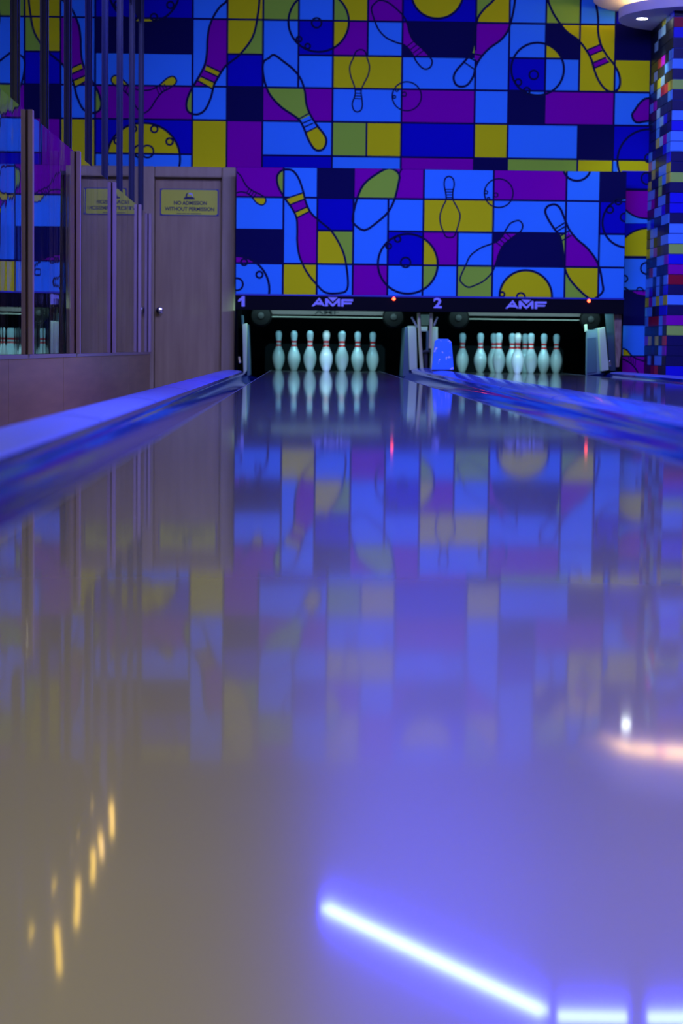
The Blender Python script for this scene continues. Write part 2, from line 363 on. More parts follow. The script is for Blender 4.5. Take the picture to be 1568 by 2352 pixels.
for q in ([(955, 320), (1040, 284), (1055, 320), (975, 354)], [(992, 402), (1078, 364), (1098, 392), (1008, 432)]): wl.P(wl.px(q, C), .0018, P['mg'])
wl.bars([(955, 320, 1040, 284), (975, 354, 1055, 320), (992, 402, 1078, 364), (1008, 432, 1098, 392)], C, .014)
wl.shape([(1500, 640), (1352, 622), (1298, 650), (1262, 700), (1245, 732), (1272, 776), (1352, 766), (1500, 760)], C, fills=((14, 15, 4, 5, 'mg'),), n=3)
wl.circle(1352, 1020, 200, C, fills=((14, 15, 5, 6, 'bl'),), holes=((1352, 1003, 26),))
wl.P(wl.px([(1125, 1022), (1150, 1022), (1152, 1090), (1125, 1090)], C), .0018, P['lb'])
# strip of mural between the mask and the column
D2 = (1400, 380, 4.524)
X0, X1 = MX1+.002, 3.6
wl.b = (MX1, 4.2, -.34, ZC)
def band(y0, y1, c):
    wl.rect(X0, X1, at(1460, 380+y1/4.524, DW).z, at(1460, 380+y0/4.524, DW).z, P[c], .0010)
band(58, 238, 'bl'); band(266, 552, 'mg'); band(552, 600, 'lb'); band(604, 750, 'bl'); band(750, 940, 'ye'); band(970, 1292, 'lb'); band(1300, 1655, 'nv'); band(1665, 1974, 'lb'); band(1990, 2240, 'mg')
wl.P(wl.px([(165, 462), (200, 495), (250, 525), (310, 545), (390, 553), (390, 601), (165, 601)], D2), .0016, P['lb'])
wl.line(smooth(wl.px([(160, 458), (200, 492), (250, 522), (310, 543), (400, 553)], D2), False), .016)
wl.P(wl.px([(160, 750), (210, 712), (270, 680), (330, 662), (400, 654), (400, 760), (160, 760)], D2), .0016, P['ye'])
wl.line(smooth(wl.px([(158, 748), (210, 708), (270, 678), (330, 660), (400, 652)], D2), False), .016)
wl.line(smooth(wl.px([(400, 78), (360, 80), (335, 105), (328, 138), (340, 172), (375, 195), (420, 190)], D2), False), .016)
wl.line(smooth(wl.px([(400, 1005), (350, 1018), (325, 1050), (325, 1090), (350, 1120), (400, 1135)], D2), False), .016)
wl.line(smooth(wl.px([(155, 1140), (180, 1160), (182, 1190), (158, 1212)], D2), False), .014)
wl.P(wl.px([(235, 1308), (370, 1308), (370, 1360), (300, 1345)], D2), .0018, P['mg'])
wl.line(smooth(wl.px([(155, 1268), (210, 1310), (280, 1345), (400, 1366)], D2), False), .016)
wl.line(smooth(wl.px([(280, 1310), (285, 1280), (310, 1268), (340, 1282), (348, 1312)], D2), False), .012)
wl.P(wl.px([(138, 1908), (180, 1930), (212, 1974), (138, 1974)], D2), .0018, P['ye'])
wl.line(smooth(wl.px([(138, 1900), (180, 1922), (225, 1975), (280, 2010), (360, 2035)], D2), False), .014)
wl.line(smooth(wl.px([(135, 2010), (200, 2045), (255, 2095), (295, 2160)], D2), False), .014)
wl.bars([(190, 1980, 205, 2030), (215, 1990, 225, 2050), (240, 2005, 245, 2065), (268, 2015, 262, 2080)], D2, .008)
tag(wl.mb.build('wall_back'), kind='structure')

# ================================================================== pin deck mask with the lower mural
mask = empty('masking_unit', ((MX0+MX1)/2, DM, MZB), 'wide mural panel over the pin decks with navy band reading 1, 2 and AMF', 'masking unit')
mbase = tuple(mask.location)
mm = Mural(DM, (MX0+.004, MX1-.004, MZM+.002, MZT-.002), mbase)
mm.mb.box(MX0-mbase[0], MX1-mbase[0], 0, .05, MZM-mbase[2], MZT-mbase[2], P['nv'])
mm.X = [MX0-.006] + [at(c, 530, DM).x for c in (650.3, 728.3, 811, 890.8, 971.7, 1051, 1131.8, 1214, 1298.5, 1376)] + [MX1+.006]
mm.Z = [MZT+.006] + [at(784, r, DM).z for r in (455, 530, 607)] + [MZM-.006]
mm.cells('''0,1:0,1:mg 1,2:0,1:lb 2,3:0,1:nv 3,5:0,1:mg 5,7:0,1:lb 7,9:0,1:mg 9,10:0,1:lb 10,11:0,1:nv
 0,1:1,2:lb 1,2:1,3:lb 2,3:1,2:bl 3,4:1,3:lb 4,5:1,2:lb 5,7:1,2:ye 7,9:1,2:lb 9,10:1,3:lb 10,11:1,2:bl
 0,1:2,3:nv 2,3:2,3:gr 4,5:2,3:bl 5,6:2,3:mg 6,7:2,3:lb 7,9:2,3:nv 10,11:2,3:lb
 0,1:3,4:lb 1,2:3,4:ye 2,3:3,4:lb 3,4:3,4:mg 4,5:3,4:lb 5,6:3,4:lb 6,7:3,4:gr 7,9:3,4:lb 9,10:3,4:gr 10,11:3,4:lb''')
G = (520, 370, 3.0154); H = (960, 370, 2.579)
mm.shape([(30, 20), (65, 68), (100, 105), (137, 170), (180, 205), (235, 232), (268, 256), (270, 285), (247, 304), (210, 290), (175, 248), (140, 222), (100, 213), (30, 210)], G, .013, fills=((0, 1, 1, 2, 'ye'),))
mm.bars([(140, 218, 160, 188), (155, 230, 177, 198), (172, 240, 192, 208), (188, 250, 210, 218)], G, .009)
mm.shape([(420, 58), (378, 68), (350, 108), (358, 175), (400, 252), (450, 322), (484, 390), (490, 470), (490, 560), (506, 660), (552, 762), (620, 850), (690, 912), (800, 912), (835, 885), (840, 820), (825, 700), (798, 608), (730, 490), (650, 420), (585, 360), (550, 288), (530, 208), (500, 122), (462, 70)], G, .019, fills=((0, 1, 0, 1, 'gr'), (1, 2, 1, 3, 'mg'), (2, 3, 2, 3, 'ye')))
for q, c in (([(402, 258), (532, 220), (545, 268), (432, 308)], 'ye'), ([(432, 308), (545, 262), (562, 318), (468, 360)], 'mg'), ([(468, 360), (562, 318), (578, 345), (487, 392)], 'ye')): mm.P(mm.px(q, G), .0018, P[c])
mm.bars([(405, 262, 530, 220), (432, 306, 545, 262), (466, 358, 562, 316), (486, 394, 578, 347)], G, .014)
mm.circle(65, 890, 232, G, fills=((0, 1, 2, 3, 'mg'),), holes=((122, 700, 22), (228, 787, 22), (72, 853, 42)))
mm.shape([(1125, 48), (1195, 90), (1187, 170), (1162, 268), (1120, 352), (1050, 418), (955, 480), (880, 432), (874, 390), (885, 330), (910, 243), (950, 162), (1030, 95)], G, fills=((3, 5, 0, 1, 'gr'), (4, 5, 1, 2, 'lb')), n=3)
mm.line(smooth(mm.px([(1195, 90), (1215, 55), (1250, 44), (1295, 52)], G), False), .015)
mm.circle(1255, 712, 207, G, fills=((5, 6, 2, 3, 'ye'), (5, 6, 3, 4, 'gr')), holes=((1240, 702, 34), (1123, 590, 18), (1185, 540, 20)))
mm.shape([(182, 91), (160, 105), (154, 142), (163, 190), (165, 230), (148, 265), (130, 320), (133, 375), (150, 420), (164, 447), (190, 453), (213, 445), (228, 410), (245, 350), (246, 310), (225, 265), (207, 230), (205, 185), (213, 140), (206, 105)], H, .013)
mm.bars([(163, 168, 208, 168), (164, 184, 207, 184), (164, 200, 207, 200), (164, 215, 207, 216)], H, .009)
mm.circle(477, 190, 85, H, .013, fills=((5, 7, 1, 2, 'ye'),), holes=((402, 185, 9), (416, 224, 8), (460, 201, 12)))
mm.shape([(585, 353), (545, 370), (518, 410), (498, 445), (468, 475), (430, 492), (370, 515), (310, 560), (280, 620), (248, 695), (262, 725), (297, 747), (342, 733), (390, 708), (437, 660), (460, 605), (475, 555), (498, 508), (530, 475), (575, 440), (608, 415), (619, 382), (606, 358)], H, .014, fills=((7, 9, 2, 3, 'mg'),))
mm.bars([(462, 482, 500, 512), (480, 462, 517, 492), (500, 445, 537, 475), (518, 425, 556, 460)], H, .010)
mm.shape([(797, 257), (765, 270), (752, 300), (770, 345), (805, 400), (840, 450), (855, 520), (862, 600), (882, 672), (932, 742), (1010, 812), (1050, 812), (1093, 772), (1090, 720), (1075, 640), (1050, 580), (1000, 515), (942, 465), (897, 410), (870, 350), (845, 288), (822, 262)], H, fills=((7, 9, 2, 3, 'gr'), (9, 10, 2, 3, 'mg'), (9, 10, 3, 4, 'ye')))
mm.P(mm.px([(884, 412), (905, 440), (935, 462), (1000, 515), (1035, 560), (884, 560)], H), .00175, P['mg'])
mm.bars([(812, 400, 870, 364), (825, 415, 875, 385), (840, 445, 890, 415), (855, 470, 905, 440)], H, .013)
mm.circle(637, 802, 155, H, fills=((7, 9, 3, 4, 'ye'),), holes=((608, 805, 24), (497, 790, 14)))
mm.circle(940, 35, 82, H, fills=((7, 9, 0, 1, 'ye'),))
mm.circle(1237, 366, 146, H, fills=((10, 11, 0, 1, 'lb'), (10, 11, 1, 2, 'bl')), holes=((1185, 240, 18), (1135, 288, 20), (1222, 333, 24)))
mm.mb.build('mural_panel', mask)
bx('fascia_board', mask, MX0, MX1, DM-.012, DM+.05, MZB, MZM, fascia, .004, mbase)
bx('fascia_trim', mask, MX0, MX1, DM-.02, DM-.012, MZM-.012, MZM+.002, mat('trim_blue', (.02, .03, .4), .35), 0, mbase)
def zz(px, py): return at(px, py, DM).z
for x0, x1 in ((MX0, MX0+.018), (MX1-.005, MX1)):
    bx('end_panel', mask, x0, x1, DM+.003, DM+.26, LCZ0, MZB, black, 0, mbase)
# numbers
b = MB(); q = [at(520+x/3.267, 660+y/3.267, DM) for x, y in ((86, 96), (120, 66), (138, 66), (138, 144), (113, 144), (113, 98), (100, 106), (88, 110))]
b.prism_y([(p.x-mbase[0], p.z-mbase[2]) for p in q], -.017, -.012, letter); b.build('lane_number', mask)
text_mesh('lane_number', '2', at(995, 690, DM).x, at(1014.5, 690, DM).x, zz(1005, 708), zz(1005, 684), DM-.016, letter, mask, mbase, .035)
# letters AMF with the wedge, outline traced in the plane of the band
AMF_P = [[(185, 400), (385, 172), (410, 172), (560, 400), (500, 400), (480, 368), (300, 360), (245, 405)],
         [(560, 405), (560, 200), (585, 185), (625, 190), (770, 345), (915, 195), (945, 190), (972, 200), (972, 408), (905, 408), (905, 300), (790, 408), (750, 408), (640, 300), (640, 405)],
         [(640, 152), (905, 158), (772, 282)],
         [(1003, 412), (1003, 225), (1030, 205), (1335, 208), (1330, 272), (1072, 266), (1072, 295), (1300, 300), (1285, 350), (1072, 352), (1072, 412)]]
def amf(dx, dy, hole_m, Y=DM, parent=mask, base=mbase, m=letter, name='logo'):
    lb_ = MB()
    for poly in AMF_P:
        q = [at(700+x/12.06+dx, 670+y/12.06+dy, Y) for x, y in poly]
        lb_.prism_y([(p.x-base[0], p.z-base[2]) for p in q], Y-.017-base[1], Y-.012-base[1], m)
    q = [at(700+x/12.06+dx, 670+y/12.06+dy, Y) for x, y in ((340, 292), (390, 250), (425, 292))]
    lb_.prism_y([(p.x-base[0], p.z-base[2]) for p in q], Y-.0175-base[1], Y-.0165-base[1], hole_m)
    return lb_.build(name, parent)
amf(0, 0, fascia); amf(444, 5.5, fascia)
for x, y in ((904, 686.5), (1351.5, 691.3)):
    p = at(x, y, DM); lb_ = MB()
    lb_.lathe([(.001, .0), (.012, .002), (.015, .006), (.013, .012), (.006, .018), (.001, .02)], (p.x-mbase[0], -.012, p.z-mbase[2]), 'y', 16, material=mat('red_lamp', (.6, .02, .02), .3, emit=(1, .06, .02), strength=9))
    lb_.build('indicator_lamp', mask)

# ================================================================== machine pit behind the mask
b = MB()
PX0, PX1 = MX0+.02, MX1-.02
b.box(PX0, PX0+.03, 18.64, 21.1, -.34, .78, black); b.box(PX1-.03, PX1, 18.64, 21.1, -.34, .78, black)
b.box(PX0, PX1, DM+.054, 21.1, .78, .82, black); b.box(PX0, PX1, 21.05, 21.1, -.34, .8, black)
tag(b.build('wall_pit'), kind='structure')
def frame_post(label, pts, Y, parts):
    pass
CPX = XC+LS/2
def machine(xc, label, cy0):
    t = empty('pinsetter', (xc, 18.5, 0), label, 'bowling machine', 'pinsetting machines behind the mural panel')
    b = MB(); b.box(-.55, .55, .10, .112, .492, .502, mat('bar_olive', (.05, .05, .035), .5)); b.build('cross_bar', t)
    q0 = at(600, 712.5, 18.62); q1 = at(910, 722.5, 18.62)
    dx = xc-XC
    zt = MZB+.02; zb = at(755, cy0, 18.62).z
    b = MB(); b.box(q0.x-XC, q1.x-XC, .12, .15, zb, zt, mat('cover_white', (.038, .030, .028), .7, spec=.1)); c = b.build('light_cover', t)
    for s in (-1, 1):
        b = MB(); b.lathe([(.03, -.03), (.085, -.03), (.095, -.02), (.10, 0), (.095, .02), (.085, .03), (.03, .03)], (s*.60, .10, .505), 'y', 32, material=mat('rubber_black', (.002, .002, .002), .6, spec=.04)); pl = b.build('pulley', t, True)
        b = MB(); b.lathe([(.002, .032), (.028, .032), (.028, .045), (.002, .05)], (s*.60, .10, .505), 'y', 16, material=mat('hub_black', (.008, .008, .008), .6, spec=.1)); b.build('hub', pl, True)
    b = MB(); b.prism_y([(-.60, -.02), (.60, -.02), (.60, .22), (.56, .26), (-.56, .26), (-.60, .22)], 2.0, 2.12, add_noise(mat('cushion_vinyl', (.006, .010, .012), .6, spec=.2), 6, (1, 1, 1), None, None, .3, 3, .02)); b.build('pit_cushion', t)
    return t, c
t1, c1 = machine(XC, 'machine behind the seven pins, white lamp cover under the AMF band', 723)
t2, c2 = machine(XC+LS, 'right machine behind the ten pins, thin lamp cover edge showing', 721)
text_mesh('cover_lettering', 'AMF', at(722, 715, 18.618).x, at(778, 715, 18.618).x, at(755, 722, 18.618).z, at(755, 712, 18.618).z, 18.618, mat('print_grey', (.006, .006, .006), .7, spec=.1), c1, tuple(t1.location), .02, .001)
# frame uprights between and beside the decks
def upright(name, label, plates, Y0, group='pale metal frame uprights beside the pin decks'):
    xs = [p for pl in plates for p in (pl[1][0][0],)]
    base = at(sum(xs)/len(xs), 850, Y0); t = empty(name, (base.x, Y0, 0), label, 'machine frame', group)
    for pn, px, d0, d1, m in plates:
        q = [at(x, y, Y0+d0) for x, y in px]
        b = MB(); b.prism_y([(p.x-base.x, p.z) for p in q], d0, d1, m); b.build(pn, t, bevel=.004)
    return t
wp = white_paint; tl = mat('teal_panel', (.05, .10, .12), .45); gl = mat('cream_rod', (.55, .56, .24), .5, spec=.2)
upright('frame_upright', 'slim pale upright beside the door at the left pin deck', [
    ('post', [(556, 745), (567, 742), (566, 852), (559, 862)], 0, .12, wp),
    ('bracket', [(553, 724), (559, 724), (560, 742), (555, 746)], .02, .10, tl),
    ('guard_panel', [(568, 745), (571, 745), (574, 862), (567, 866)], .12, .5, tl),
    ('bolt_cover', [(546, 819), (551, 818), (554, 833), (548, 835)], -.02, .02, chrome)], 18.48)
upright('frame_upright', 'pale double upright with two thin rods between the pin decks', [
    ('post', [(937, 749), (956, 749), (958, 850), (940, 850)], 0, .25, wp),
    ('guard_panel', [(930, 752), (937, 750), (940, 862), (924, 866)], .02, .6, tl),
    ('post', [(992, 750), (1005, 751), (1005, 852), (988, 850)], .05, .28, wp),
    ('cross_plate', [(964, 750), (982, 750), (981, 761), (966, 761)], .06, .10, wp),
    ('inner_post', [(979, 760), (985, 760), (984, 805), (978, 805)], .06, .10, tl),
    ('cross_rod', [(968, 805), (990, 804), (990, 809), (968, 810)], .05, .07, dark),
    ('inner_post', [(973, 809), (982, 809), (982, 848), (974, 848)], .08, .12, dark),
    ('back_plate', [(966, 722), (986, 722), (984, 748), (968, 748)], .12, .16, mat('grey_plate', (.08, .10, .09), .5))], 18.48)
dv = None
for o in COL.objects:
    if o.name == 'frame_upright.001': dv = o
for px in (((961, 719), (968, 847)), ((990, 719), (988, 800))):
    a = at(px[0][0], px[0][1], 18.44); c = at(px[1][0], px[1][1], 18.44)
    b = MB(); b.tube((a.x-dv.location.x, a.y-18.48, a.z), (c.x-dv.location.x, c.y-18.48, c.z), .0155, gl, 14); b.build('rod', dv, True)
for px in (((945, 728), (958, 752)), ((1004, 728), (996, 748))):
    a = at(px[0][0], px[0][1], 18.46); c = at(px[1][0], px[1][1], 18.46)
    b = MB(); b.tube((a.x-dv.location.x, a.y-18.48, a.z), (c.x-dv.location.x, c.y-18.48, c.z), .01, mat('steel', (.4, .45, .48), .3, .8), 10); b.build('brace', dv, True)
upright('frame_upright', 'broad pale tapering upright with dark inset right of the ten pins', [
    ('post', [(1375, 754), (1389, 751), (1398, 850), (1381, 853)], 0, .10, wp),
    ('guard_panel', [(1347, 756), (1376, 753), (1381, 858), (1346, 862)], .10, .16, mat('grey_teal', (.13, .21, .21), .45)),
    ('inset', [(1348, 776), (1368, 774), (1370, 855), (1347, 858)], .09, .10, tl),
    ('lamp', [(1342, 746), (1348, 745), (1349, 761), (1343, 762)], .02, .06, wp),
    ('end_panel', [(1389, 718), (1409, 718), (1414, 852), (1400, 852)], .14, .18, tl),
    ('bolt_cover', [(1397, 829), (1402, 828), (1404, 840), (1399, 842)], -.02, .01, chrome)], 18.48)
# brown board leaning at the right end
a = [at(x, y, 18.42) for x, y in ((1409, 719), (1430, 719), (1427, 800), (1421, 843), (1415, 843), (1412, 770))]
cx = a[0].x; b = MB(); b.prism_y([(p.x-cx, p.z-a[3].z) for p in a], 0, .03, add_noise(mat('bare_plywood', (.3, .2, .09), .6), 9, (8, 8, 1), (.16, .08, .03), (.42, .33, .18)))
tag(b.build('plywood_board', loc=(cx, 18.42, a[3].z)), 'narrow bare plywood offcut tapering down beside the right pin deck', 'board')

# ================================================================== lanes, gutters, caps
def lane(xc, label):
    t = empty('bowling_lane', (xc, 0, -.04), label, 'bowling lane', 'glossy bowling lanes')
    b = MB(); b.box(-.5271, .5271, -1.6, 20.05, .0, .04, lane_m); o = b.build('lane_bed', t)
    for s in (-1, 1):
        b = MB(); x = s*.5271; b.box(min(x, x-s*.004), max(x, x-s*.004), -1.6, 20.05, .0395, .0408, mat('lane_edge_strip', (.25, .25, .35), .3)); b.build('edge_strip', t)
    b = MB(); b.box(-.5271, .5271, -1.6, 20.05, -.28, 0, dark); b.build('lane_base', t)
    return t
lane(XC, 'glossy pale lane filling the foreground, leading to the seven pins')
lane(XC+LS, 'lane at the right leading to the ten pins beyond the blue divider')
def gutter(xa, xb, za, zb, label):
    n = 14; pts = []
    for i in range(n+1):
        t = i/n; x = xa+(xb-xa)*t; z = za+(zb-za)*t - .062*math.sin(math.pi*t)**.6
        pts.append((x-xa, z))
    b = MB(); b.sheet_y(pts, -1.6, 19.9, gutter_m, 30)
    o = b.build('gutter', loc=(xa, 0, 0), smooth=True)
    md = o.modifiers.new('t', 'SOLIDIFY'); md.thickness = .004; md.offset = -1 if xb > xa else 1
    return tag(o, label, 'gutter', 'blue plastic gutters along the lanes')
e = .5271
LC0, LC1, LCZ = -.775, -.575, .004
gutter(XC-e-.002, LC1+.002, -.006, LCZ-.006, 'blue gutter at the far left, between foreground lane and left ledge')
CC0, CC1, CCZ = XC+e+.235, XC+LS-e-.235, .036
gutter(XC+e+.002, CC0-.002, -.006, CCZ-.01, 'blue gutter on the right edge of the foreground lane')
gutter(XC+LS-e-.002, CC1+.002, -.006, CCZ-.01, 'gutter hidden behind the blue divider, left edge of right lane')
RC0 = XC+LS+e+.235; RC1 = RC0+.2
gutter(XC+LS+e+.002, RC0-.002, -.006, .02, 'gutter along the right side of the right lane near the column')
cap_c = add_noise(mat('divider_plastic', (.10, .19, .88), .25, spec=.5, coat=.6, coat_rough=.08), 9, (2, 1, 1), None, None, .22, 3, .004)
def cap(x0, x1, z, crown, label, y1=18.45, m=cap_m):
    w = x1-x0; pts = [(0, -.06), (-.002, -.012), (.008, -.002)]
    for i in range(9):
        t = i/8; pts.append((.014+(w-.028)*t, crown*math.sin(math.pi*t)))
    pts += [(w-.008, -.002), (w+.002, -.012), (w, -.06)]
    t = empty('ledge_cap', ((x0+x1)/2, 0, z), label, 'lane ledge', 'blue plastic ledges between the gutters')
    b = MB(); b.sheet_y([(p[0]-w/2, p[1]) for p in pts], -1.6, y1, m, 40); b.build('cover', t, True)
    b = MB(); b.box(-w/2+.01, w/2-.01, -1.6, y1, -.34-z, -.03, dark); b.build('plinth', t)
    for k in range(1, 9):
        y = 18.4-k*2.1
        b = MB(); b.sheet_y([(p[0]-w/2, p[1]+.0012) for p in pts], y-.012, y+.012, mat('joint_strip', (.16, .2, .6), .25)); b.build('joint_strip', t)
    return t
cap(LC0, LC1, LCZ, .010, 'lavender-blue ledge along the left, beside the wood wainscot')
cap(CC0, CC1, CCZ, .014, 'shiny blue ledge dividing the two lanes, blue plate standing on it', m=cap_c)
cap(RC0, RC1, .026, .008, 'pale ledge at the right edge, at the foot of the tiled column')

# blue plate standing on the divider
Yp = 16.3
q = [at(x, y, Yp) for x, y in ((991, 849), (998, 784), (1005, 778.5), (1029, 778.5), (1037, 786), (1042, 849))]
cx = (q[0].x+q[-1].x)/2; zb = CCZ+.012
pm = mat('plate_blue', (.06, .15, .95), .25, coat=.5)
N, L, bs = nodes(pm)
tc = N.new('ShaderNodeTexCoord'); no = N.new('ShaderNodeTexNoise'); no.inputs['Scale'].default_value = 24; no.inputs['Detail'].default_value = 3
rp = N.new('ShaderNodeValToRGB'); rp.color_ramp.elements[0].position = .60; rp.color_ramp.elements[1].position = .63
rp.color_ramp.elements[0].color = (.07, .34, .95, 1); rp.color_ramp.elements[1].color = (.8, .85, .95, 1)
L.new(tc.outputs['Object'], no.inputs[0]); L.new(no.outputs[0], rp.inputs[0]); L.new(rp.outputs[0], bs.inputs['Base Color'])
t = empty('divider_plate', (cx, Yp, zb), 'upright blue plate with white scuffs standing on the central divider', 'plate')
b = MB(); b.prism_y([(p.x-cx, max(p.z-zb, 0.006)) for p in q], 0, .02, pm); b.build('plate', t, bevel=.004)
b = MB(); b.box(-.085, .085, .0, .05, -.002, .008, dark); b.build('foot', t)

# ================================================================== pins
pin_w = mat('pin_white', (.78, .82, .80), .22, coat=.5); pin_r = mat('pin_red', (.95, .015, .02), .3, coat=.4)
I = .0254
prof = [(.9, 0), (1.015, .02), (1.2, .3), (1.414, .75), (1.70, 1.5), (1.953, 2.25), (2.12, 2.8), (2.255, 3.375), (2.34, 3.95), (2.383, 4.5), (2.36, 5.2), (2.282, 5.875), (2.10, 6.55), (1.852, 7.25), (1.54, 7.95), (1.236, 8.625), (1.065, 9.1), (.97, 9.45), (.92, 9.85), (.898, 10.2), (.905, 10.5), (.93, 10.9), (.965, 11.25), (1.0, 11.5), (1.047, 11.75), (1.125, 12.2), (1.203, 12.625), (1.262, 13.1), (1.273, 13.5), (1.24, 13.95), (1.12, 14.4), (.90, 14.72), (.6, 14.92), (.3, 14.99), (.02, 15.0)]
pm_ = []
for i in range(len(prof)-1):
    h = (prof[i][1]+prof[i+1][1])/2
    pm_.append(pin_r if (9.1 < h < 9.85 or 10.5 < h < 11.25) else pin_w)
b = MB(); b.lathe([(r*I, h*I) for r, h in prof], (0, 0, 0), 'z', 40, mats=pm_)
pin0 = b.build('bowling_pin', smooth=True)
i_, row = .3048, .26399
PINS = [(0, 0), (-.5, 1), (.5, 1), (-1, 2), (0, 2), (1, 2), (-1.5, 3), (-.5, 3), (.5, 3), (1.5, 3)]
names1 = ['brightest white pin, middle of the seven, front pin of left deck', 'white pin just left of the middle front pin, left deck', 'white pin just right of the middle front pin, left deck',
 'second pin from the left of the seven on the left deck', 'pin standing right behind the front pin of the left deck', 'second pin from the right of the seven on the left deck',
 'leftmost pin of the seven, nearest the door', 'back row pin behind the left one of the second row, left deck', 'back row pin behind the right one of the second row, left deck', 'rightmost pin of the seven, nearest the divider uprights']
names2 = ['frontmost pin of the right deck, in the bunched middle', 'pin just left of the front pin on the right deck', 'pin just right of the front pin on the right deck',
 'second pin from the left on the right deck', 'pin half hidden behind the left side of the right front pin', 'second pin from the right on the right deck',
 'leftmost pin of the right deck, beside the blue plate', 'back row pin half hidden left of centre, right deck', 'back row pin half hidden right of centre, right deck', 'rightmost pin of the right deck']
first = True
for li, (xc, nm) in enumerate(((XC, names1), (XC+LS, names2))):
    for k, (dx, r) in enumerate(PINS):
        o = pin0 if first else pin0.copy()
        if not first: COL.objects.link(o)
        first = False
        o.location = (xc+dx*i_, DP+r*row, 0); o.rotation_euler = (0, 0, random.uniform(0, 6))
        tag(o, nm[k], 'bowling pin', 'red striped bowling pins on the left deck' if li == 0 else 'red striped bowling pins on the right deck')

# ================================================================== door with its frame, and the sign
def xw(px, py, Y=DW): return at(px, py, Y).x
fx0, fx1, fzt = xw(322.5, 600), xw(541, 500), at(440, 383, DW-.06).z
ox0, ox1, ozt = xw(355, 600), xw(509.5, 500), at(430, 408.5, DW-.02).z
t = empty('door_1', ((fx0+fx1)/2, DW, -.34), kind='structure'); tb = t.location
def prof_frame(x0, x1, z0, z1, name):
    b = MB(); b.box(x0-tb.x, x1-tb.x, -.075, .10, z0+.34, z1+.34, frame_wood); return b.build(name, t, bevel=.012)
prof_frame(fx0-.06, ox0, -.34, fzt, 'door_jamb'); prof_frame(ox1, fx1, -.34, fzt, 'door_jamb'); prof_frame(ox0, ox1, ozt, fzt, 'door_head')
leaf = bx('door_leaf', t, ox0+.004, ox1-.004, DW+.0, DW+.045, -.33, ozt-.004, wood, .002, tuple(tb))
p = at(366, 713, DW-.03); kb = MB()
kb.lathe([(.034, 0), (.034, .006), (.012, .010), (.011, .030), (.026, .036), (.031, .048), (.028, .060), (.016, .066), (.002, .067)], (p.x-tb.x, 0, p.z+.34), 'y', 24, material=chrome)
kb.build('door_knob', leaf, True)
SY = DW-.004
s0, s1 = at(367.6, 494.7, SY), at(502, 434.8, SY)
sb = ((s0.x+s1.x)/2, SY, s0.z)
sg = empty('warning_sign', sb, 'yellow blue-edged sign on the door reading no admission without permission', 'sign')
bx('backing', sg, s0.x, s1.x, SY-.002, SY+.003, s0.z, s1.z, mat('sign_blue', (.02, .03, .22), .4), 0, sb)
def rrect(x0, x1, z0, z1, r, n=6):
    out = []
    for cx, cz, a0 in ((x1-r, z1-r, 0), (x0+r, z1-r, 90), (x0+r, z0+r, 180), (x1-r, z0+r, 270)):
        for k in range(n+1):
            a = math.radians(a0+90*k/n); out.append((cx+r*math.cos(a), cz+r*math.sin(a)))
    return out
W_, Z_ = s1.x-s0.x, s1.z-s0.z
b = MB(); b.prism_y(rrect(-W_/2+.009, W_/2-.009, .008, Z_-.008, .018), -.0035, -.0022, mat('sign_yellow', (.66, .74, .02), .45)); b.build('face', sg)
ink = mat('sign_ink', (.015, .02, .05), .5)
def sz(y): return at(435, y, SY).z
def sxx(x): return at(x, 465, SY).x
K = 10.453
text_mesh('lettering', 'NO ADMISSION', sxx(360+412/K), sxx(360+1200/K), sz(425+478/K), sz(425+385/K), SY-.0045, ink, sg, sb, .03, .001)
text_mesh('lettering', 'WITHOUT PERMISSION', sxx(360+190/K), sxx(360+1380/K), sz(425+622/K), sz(425+530/K), SY-.0045, ink, sg, sb, .03, .001)
b = MB()                                       # line of print too small to read in the photo
for u0, u1 in ((480, 600), (612, 700), (715, 790), (805, 1070)):
    b.box(sxx(360+u0/K)-sb[0], sxx(360+u1/K)-sb[0], -.0048, -.0036, sz(425+694/K)-sb[2], sz(425+680/K)-sb[2], ink)
b.build('small_print', sg)
b = MB()
def sp(x, y): q = at(360+x/K, 425+y/K, SY); return (q.x-sb[0], q.z-sb[2])
b.prism_y([sp(*q) for q in ((645, 345), (650, 310), (690, 282), (850, 282), (905, 310), (910, 345))], -.0048, -.0036, ink)
b.prism_y([sp(*q) for q in ((685, 282), (700, 215), (735, 188), (770, 186), (740, 215), (725, 282))], -.0048, -.0036, ink)
b.prism_y([sp(*q) for q in ((770, 186), (830, 190), (862, 215), (872, 282), (850, 282), (840, 235), (800, 240), (765, 215))], -.0048, -.0036, mat('sign_grey', (.5, .55, .6), .5))
b.build('cap_symbol', sg)

